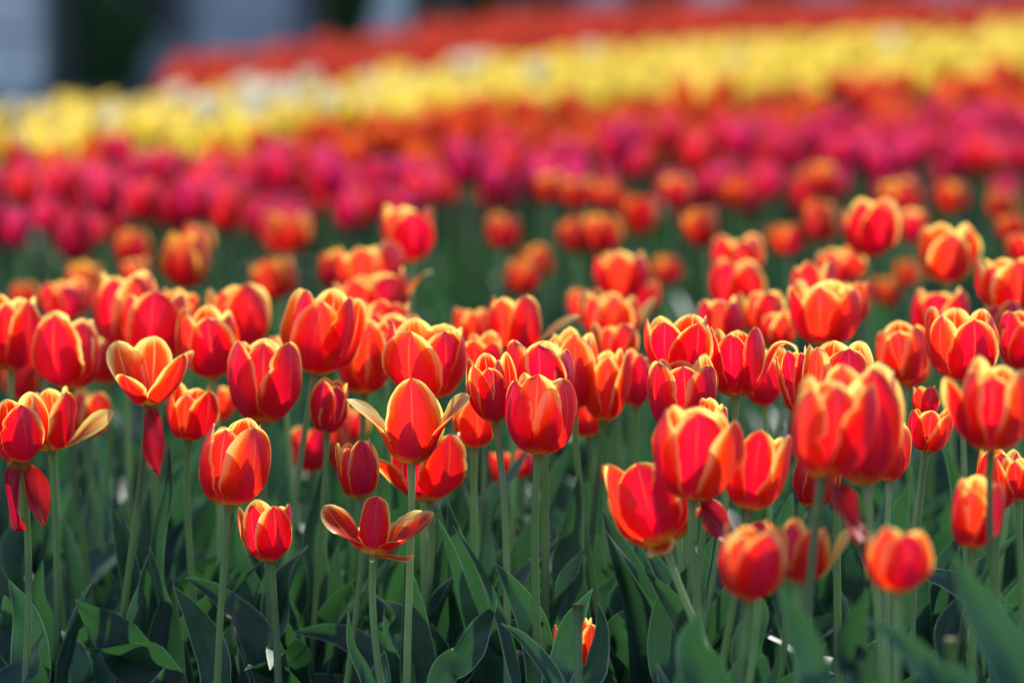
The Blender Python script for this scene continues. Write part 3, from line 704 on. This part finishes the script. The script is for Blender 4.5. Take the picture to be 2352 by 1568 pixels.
for q, (pts, d, wpx, fold, wave, hint) in enumerate(LV):
    xb = at(pts[-1][0], pts[-1][1], d)[0]
    k_ = min(range(len(TROOTS)), key=lambda j: (TROOTS[j][0] - xb) ** 2 + 1.5 * (TROOTS[j][1] - d) ** 2)
    rt = TROOTS[k_]
    C = [at(px, py, d + .01 * math.sin(i_)) for i_, (px, py) in enumerate(pts)][::-1]
    C = [rt] + [c for c in C if c[2] > rt[2] + .02]
    V, F, U, E = leaf_geo(np.array(C) - rt, wpx * d / FPX * 1.05, hint, fold, wave, 900 + q, nv=34, nu=11)
    link('leaf', mesh('leaf', V, F, M_LEAF, U, E), TOBJ[k_])


# ------------------------------------------------------------------ mass flower templates
def head_bag(op, rot, seed, nv=7, nu=5, s=1.0):
    b = Bag()
    for p in std_petals(op, rot, seed):
        V, F, U, E = petal(**p, nv=nv, nu=nu); b.add(V * s, F, U, E)
    return b

def plant_points(u0, u1, near, far, spacing, rg, maxu=1.15):
    pts = []
    y = 4.0
    while y < 26:
        hw = y * 1176 / FPX * maxu
        x = -hw + rg.uniform(0, spacing)
        while x < hw:
            xx = x + rg.uniform(-.35, .35) * spacing; yy = y + rg.uniform(-.4, .4) * spacing
            u = xx / (yy * 1176 / FPX)
            if u0 <= u <= u1 and near(u) + rg.gauss(0, .12) < yy < far(u) + rg.gauss(0, .15):
                pts.append((xx, yy))
            x += spacing
        y += spacing * .87
    pts.sort(key=lambda p: p[1])
    return pts

def lin(*kv):
    xs, ys = zip(*kv)
    return lambda u: float(np.interp(u, xs, ys))

def band(h, *kv):
    # photo row -> distance where flower tops of height h cross it, on this terrain
    us = np.linspace(-1.2, 1.2, 25); ds = np.linspace(3.5, 30, 800); out = []
    for u in us:
        yt = float(np.interp(u, [a_ for a_, _ in kv], [b_ for _, b_ in kv]))
        py = (CAM_H - h - terrain(u * ds * 1176 / FPX, ds)) * FPX / ds
        out.append(ds[int(np.argmax(py < yt))] if (py < yt).any() else 30)
    return lambda u: float(np.interp(u, us, out))

mag_near = band(.41, (-1, 535), (-.5, 530), (-.1, 455), (.3, 445), (.6, 440), (1, 430))
mag_far = band(.455, (-1, 362), (-.5, 342), (0, 338), (.3, 325), (.6, 280), (1, 245))
or_far = band(.465, (-1, 322), (-.5, 286), (0, 216), (.5, 180), (1, 146))
ye_far = band(.465, (-1, 264), (-.65, 228), (-.3, 186), (0, 128), (.5, 92), (1, 62))
re_far = band(.465, (-.66, 158), (-.5, 128), (-.2, 80), (0, 46), (.3, 22), (1, 8))

def place_mass(name, label, pts, mat, rg, hts, heads, leaf_n=2, gmat=None):
    """one object: every far tulip of one colour, with stems and leaves"""
    Hb, Gb = Bag(), Bag()
    lv = [rand_leaf(np.zeros(3), random.Random(500 + k), nv=8, nu=3, W=.045) for k in range(8)]
    for (x, y) in pts:
        h = rg.uniform(*hts); z0 = float(terrain(x, y))
        a = rg.uniform(0, 6.28); ca, sa = math.cos(a), math.sin(a)
        Rz = np.array([[ca, -sa, 0], [sa, ca, 0], [0, 0, 1]])
        hb = rg.choice(heads); sc = rg.uniform(.9, 1.15)
        tilt = frame_to(np.array([rg.uniform(-.15, .15), rg.uniform(-.15, .15), 1]))
        for V, F, U, E in zip(hb.V, hb.F0, hb.U, hb.E):
            E2 = E.copy(); E2[:, 1] = (E2[:, 1] + a * .159) % 1
            Hb.add((V * sc) @ (tilt @ Rz).T + [x, y, z0 + h], F, U, E2)
        if y < 16:
            P = np.array([[x, y, z0], [x, y, z0 + h * .5], [x, y, z0 + h]])
            Gb.add(*tube(P, np.full(3, .003), 4, rg.random()))
            for q in range(leaf_n):
                V, F, U, E = rg.choice(lv)
                a = rg.uniform(0, 6.28); ca, sa = math.cos(a), math.sin(a)
                Rz = np.array([[ca, -sa, 0], [sa, ca, 0], [0, 0, 1]])
                E2 = E.copy(); E2[:, 1] = rg.random()
                Gb.add(V @ Rz.T * rg.uniform(.9, 1.25) + [x, y, z0], F, U, E2)
    nH = sum(len(f) for f in Hb.F)
    for V, F, U, E in zip(Gb.V, Gb.F, Gb.U, Gb.E):
        Hb.V.append(V); Hb.U.append(U); Hb.E.append(E); Hb.F.append(F + Hb.n)
    me = mesh(name, np.concatenate(Hb.V), np.concatenate(Hb.F), [mat, M_LEAF], np.concatenate(Hb.U), np.concatenate(Hb.E))
    mi = np.zeros(len(me.polygons), np.int32); mi[nH:] = 1
    me.polygons.foreach_set('material_index', mi)
    o = link(name, me); tag(o, label, 'tulips', kind='stuff')
    return o

def heads_lod(n, nv, nu, ops=(0, 10), s=1.0):
    out = []
    for k in range(n):
        rg = random.Random(300 + k)
        b = Bag(); b.F0 = []
        for p in std_petals(rg.uniform(*ops), rg.uniform(0, 60), 300 + k):
            V, F, U, E = petal(**p, nv=nv, nu=nu)
            b.V.append(V * s); b.F0.append(F); b.U.append(U); b.E.append(E)
        out.append(b)
    return out

# magenta: the nearest ones are things, the rest one mass
rgm = random.Random(5)
mpts = plant_points(-1.15, 1.15, mag_near, mag_far, .115, rgm)
mpts = [p for p in mpts if rgm.random() < .95]
MAGN = 300 - len(TUL)
tmpl = []
for k in range(8):
    rg = random.Random(40 + k)
    b = head_bag(rg.uniform(0, 12), rg.uniform(0, 60), 60 + k, 9, 7)
    hm = b.mesh('flower_head', M_PINK)
    st = mesh('stem', *[(a) for a in (lambda g: (g[0], g[1], M_STEM, g[2], g[3]))(stem_geo(np.zeros(3), np.array([0, 0, 1.]), np.array([0, 0, 1.]), n=8, sides=6, r=.0030, rnd=rg.random()))])
    ls = []
    for q in range(3):
        V, F, U, E = rand_leaf(np.zeros(3), rg, nv=12, nu=5)
        ls.append(mesh('leaf', V, F, M_LEAF, U, E))
    tmpl.append((hm, st, ls))
for n, (x, y) in enumerate(mpts[:MAGN]):
    h = rgm.uniform(.355, .44); z0 = float(terrain(x, y))
    hm, st, ls = rgm.choice(tmpl)
    e = empty('tulip', (x, y, z0)); e.rotation_euler = (rgm.uniform(-.05, .05), rgm.uniform(-.05, .05), rgm.uniform(0, 6.28))
    tag(e, 'blurred magenta tulip crowded among others in the deep pink band of the field', 'tulip', 'magenta tulips crowded in the deep pink band')
    o = link('flower_head', hm, e, (0, 0, h)); s = rgm.uniform(.95, 1.2); o.scale = (s, s, s * rgm.uniform(.95, 1.15))
    o = link('stem', st, e); o.scale = (1, 1, h)
    for l in ls: link('leaf', l, e)
HL = heads_lod(6, 6, 5)
if len(mpts) > MAGN: place_mass('magenta_tulips', 'mass of blurred magenta tulips at the far side of the deep pink band', mpts[MAGN:], M_PINK, rgm, (.37, .435), HL, 2)

rgo = random.Random(8)
opts = plant_points(-1.15, 1.15, lambda u: mag_far(u) - .15, or_far, .12, rgo)
place_mass('orange_tulips', 'mass of blurred orange tulips between the deep pink and yellow bands', [p for p in opts if rgo.random() < .8], M_ORANGE, rgo, (.36, .43), HL, 2)
HS = heads_lod(5, 5, 4, (0, 14), 1.05)
ypts = plant_points(-1.15, 1.15, or_far, ye_far, .105, rgo)
def is_white(p):
    u = p[0] / (p[1] * 1176 / FPX)
    f = ye_far(u) - p[1]
    pr = .14 if (f < .9 and u < .0) else .14 if (f < 2.0 and u < 0) else .008
    return rgo.random() < pr
wp = [p for p in ypts if is_white(p)]; ws = set(wp)
place_mass('yellow_tulips', 'long band of blurred bright yellow tulips crossing the whole field', [p for p in ypts if p not in ws], M_YELLOW, rgo, (.38, .44), HS, 2)
place_mass('white_tulips', 'scattered blurred white tulips along the far rim of the yellow band', wp, M_WHITE, rgo, (.40, .47), HS, 1)
rpts = plant_points(-.68, 1.15, ye_far, re_far, .125, rgo)
place_mass('red_tulips', 'distant blurred band of red tulips behind the yellow band', rpts, M_RED, rgo, (.38, .46), HS, 1)

# ------------------------------------------------------------------ leaf cover filling the beds
def foliage():
    rg = random.Random(21)
    b = Bag()
    y = 2.75
    while y < 7.6:
        dens = 70 if y < 3.02 else 230 if y < 3.6 else 240 if y < 5.2 else 120
        hw = y * 1176 / FPX * 1.2
        n = int(dens * .05 * 2 * hw)
        for _ in range(n):
            x = rg.uniform(-hw, hw); yy = y + rg.uniform(0, .05)
            L = rg.uniform(.16, .33) if yy > 3.05 else rg.uniform(.09, .16)
            b.add(*rand_leaf(np.array([x, yy, float(terrain(x, yy)) - .004]), rg, L=L, nv=14, nu=5))
        y += .05
    # bare stems of the tulips further back
    for _ in range(150):
        y = rg.uniform(3.6, 5.2); hw = y * 1176 / FPX * 1.1; x = rg.uniform(-hw, hw)
        z0 = float(terrain(x, y)); top = np.array([x + rg.uniform(-.02, .02), y, z0 + rg.uniform(.2, .3)])
        b.add(*stem_geo(np.array([x, y, z0]), top, np.array([0, 0, 1.]), n=6, sides=5, r=.0028, rnd=rg.random()))
    o = link('foliage', b.mesh('foliage', M_LEAF))
    tag(o, 'dense dark green tulip leaves covering the ground between the stems', 'foliage', kind='stuff')
foliage()

# ------------------------------------------------------------------ beyond the field
def simple(name, col, rough=.7, noise=.25, sc=6):
    k = N(name)
    g = k.n('ShaderNodeNewGeometry').outputs['Position']
    a = k.n('ShaderNodeTexNoise', {'Vector': g, 'Scale': float(sc), 'Detail': 5.0}).outputs[0]
    c = k.mix(k.ss(a, .3, .7), tuple(x * (1 - noise) for x in col), tuple(min(1, x * (1 + noise)) for x in col))
    return k.out(k.n('ShaderNodeBsdfPrincipled', {'Base Color': c, 'Roughness': rough}).outputs[0])
def boxes(name, bs, mat, parent=None, loc=None):
    V, F = [], []
    for (x0, x1, y0, y1, z0, z1) in bs:
        n = len(V)
        V += [(x, y, z) for z in (z0, z1) for (x, y) in ((x0, y0), (x1, y0), (x1, y1), (x0, y1))]
        F += [(n, n+3, n+2, n+1), (n+4, n+5, n+6, n+7), (n, n+1, n+5, n+4), (n+1, n+2, n+6, n+5), (n+2, n+3, n+7, n+6), (n+3, n, n+4, n+7)]
    me = mesh(name, V, F, mat)
    me.polygons.foreach_set('use_smooth', np.zeros(len(me.polygons), bool))
    return link(name, me, parent, loc)
M_CONC = simple('concrete', (.5, .53, .6)); M_CONCD = simple('dark_concrete', (.34, .37, .43))
M_PALE = simple('pale_plaster', (.8, .84, .95)); M_GLASS = simple('window_glass', (.05, .06, .08), .12)
M_METAL = simple('dark_metal', (.03, .035, .045), .5); M_TRUNK = simple('bark', (.07, .055, .04)); M_PAVE = simple('paving', (.10, .105, .11))
# paved yard beyond the beds
D0 = 27.5
xs = np.linspace(-30, 30, 61); ys = np.linspace(D0 - 2, D0 + 60, 20)
Y_, X_ = np.meshgrid(ys, xs, indexing='ij')
Zp = terrain(X_, Y_) + .02
tag(link('pavement', mesh('pavement', np.stack([X_, Y_, Zp], -1).reshape(-1, 3), grid(20, 61), M_PAVE)), kind='structure')
# long grey building
bz = -.1
b = empty('building', (0, D0 + 3, bz))
tag(b, 'blurred grey blue building with pillars behind the far end of the flower field', 'building')
boxes('wall', [(-14, 14, 1.2, 6, 0, 6.2)], M_CONC, b)
boxes('base_course', [(-14.1, 14.1, 1.08, 1.18, 0, .45)], M_CONC, b)
boxes('roof', [(-14.6, 14.6, -.3, 6.4, 6.2, 6.5)], M_CONCD, b)
for i, x in enumerate([-3.5, -2.3, -1.95, -1.0, -.15, .7, 1.6, 2.5, 3.4, 4.6, -5.2, -6.6, -8, 6, 7.4]):
    p = boxes('pillar', [(-.17, .17, 0, .34, 0, 6.2)], M_CONC if i % 3 else M_PALE, b, (x, 0, 0))
for x in (-3.0, -1.42, -.6, .25, 1.15, 2.05, 3.0, 5.3, -4.4):
    w_ = boxes('window', [(-.26, .26, 1.1, 1.19, .55, 3.1)], M_CONCD, b, (x, 0, 0))
    boxes('pane', [(-.21, .21, 1.06, 1.095, .6, 3.05)], M_GLASS, w_)
# pale signboard / panel at the far left
pb = empty('notice_board', (-3.42, D0 - 1, float(terrain(-3.42, D0 - 1))))
tag(pb, 'blurred pale blue board on dark posts beyond the end of the yellow band', 'notice board')
boxes('panel', [(-.42, .18, -.03, .03, .02, .46), (-.42, .18, -.03, .03, .5, 1.9)], M_PALE, pb)
boxes('post', [(.24, .42, -.09, .09, -.1, 2.2)], M_METAL, pb); boxes('post', [(-.62, -.5, -.06, .06, -.1, 2.2)], M_METAL, pb)
# dark clipped bush and trees standing before the building
def bush(x, y, w, h, label, cat='bush', trunk=0.0, n=2600, seed=1):
    rg = np.random.RandomState(seed)
    z0 = float(terrain(x, y))
    e = empty(cat, (x, y, z0)); tag(e, label, cat)
    clump = rg.randn(26, 3); clump /= np.linalg.norm(clump, axis=1)[:, None]; clump *= rg.uniform(.35, .9, 26)[:, None]
    C = clump[rg.randint(0, 26, n)] + rg.randn(n, 3) * .17
    C = C * [w / 2, w / 2, h / 2] + [0, 0, trunk + h / 2]
    A = rg.randn(n, 3); A /= np.linalg.norm(A, axis=1)[:, None]; B = np.cross(A, rg.randn(n, 3)); B /= np.linalg.norm(B, axis=1)[:, None]
    s_ = rg.uniform(.02, .05, n)[:, None]
    V = np.stack([C - A * s_ * 1.6, C + B * s_ * .7, C + A * s_ * 1.6, C - B * s_ * .7], 1).reshape(-1, 3)
    F = np.arange(n * 4).reshape(-1, 4)
    link('crown', mesh('crown', V, F, M_BUSH), e)
    for q in range(5):
        a = q * 1.3; t = np.linspace(0, 1, 6)[:, None]
        P = np.array([0, 0, 0.]) * (1 - t) + np.array([math.cos(a) * w * .3, math.sin(a) * w * .3, trunk + h * .7]) * t ** np.array([2, 2, 1])
        if q == 0: BB = Bag()
        BB.add(*tube(P, (.06 if trunk else .03) * (1.1 - t[:, 0]), 6))
    link('trunk', BB.mesh('trunk', M_TRUNK), e)
kb = N('bush_leaves')
prb = kb.n('ShaderNodeBsdfPrincipled', {'Base Color': (.05, .12, .04, 1), 'Roughness': .5})
M_BUSH = kb.out(kb.n('ShaderNodeMixShader', {0: .2, 1: prb.outputs[0], 2: kb.n('ShaderNodeBsdfTranslucent', {'Color': (.06, .16, .02, 1)}).outputs[0]}).outputs[0])
bush(-2.75, D0 - 1, .5, .85, 'round dark green bush before the grey building, beyond the yellow band', n=7000, seed=3)
bush(-1.2, D0 + .6, .3, 1.2, 'slim green shrub between two pillars of the grey building', n=3500, seed=4)
bush(-.15, D0 + 1, .34, 1.5, 'narrow dark shrub behind the red band, middle of the building front', n=3000, seed=5)
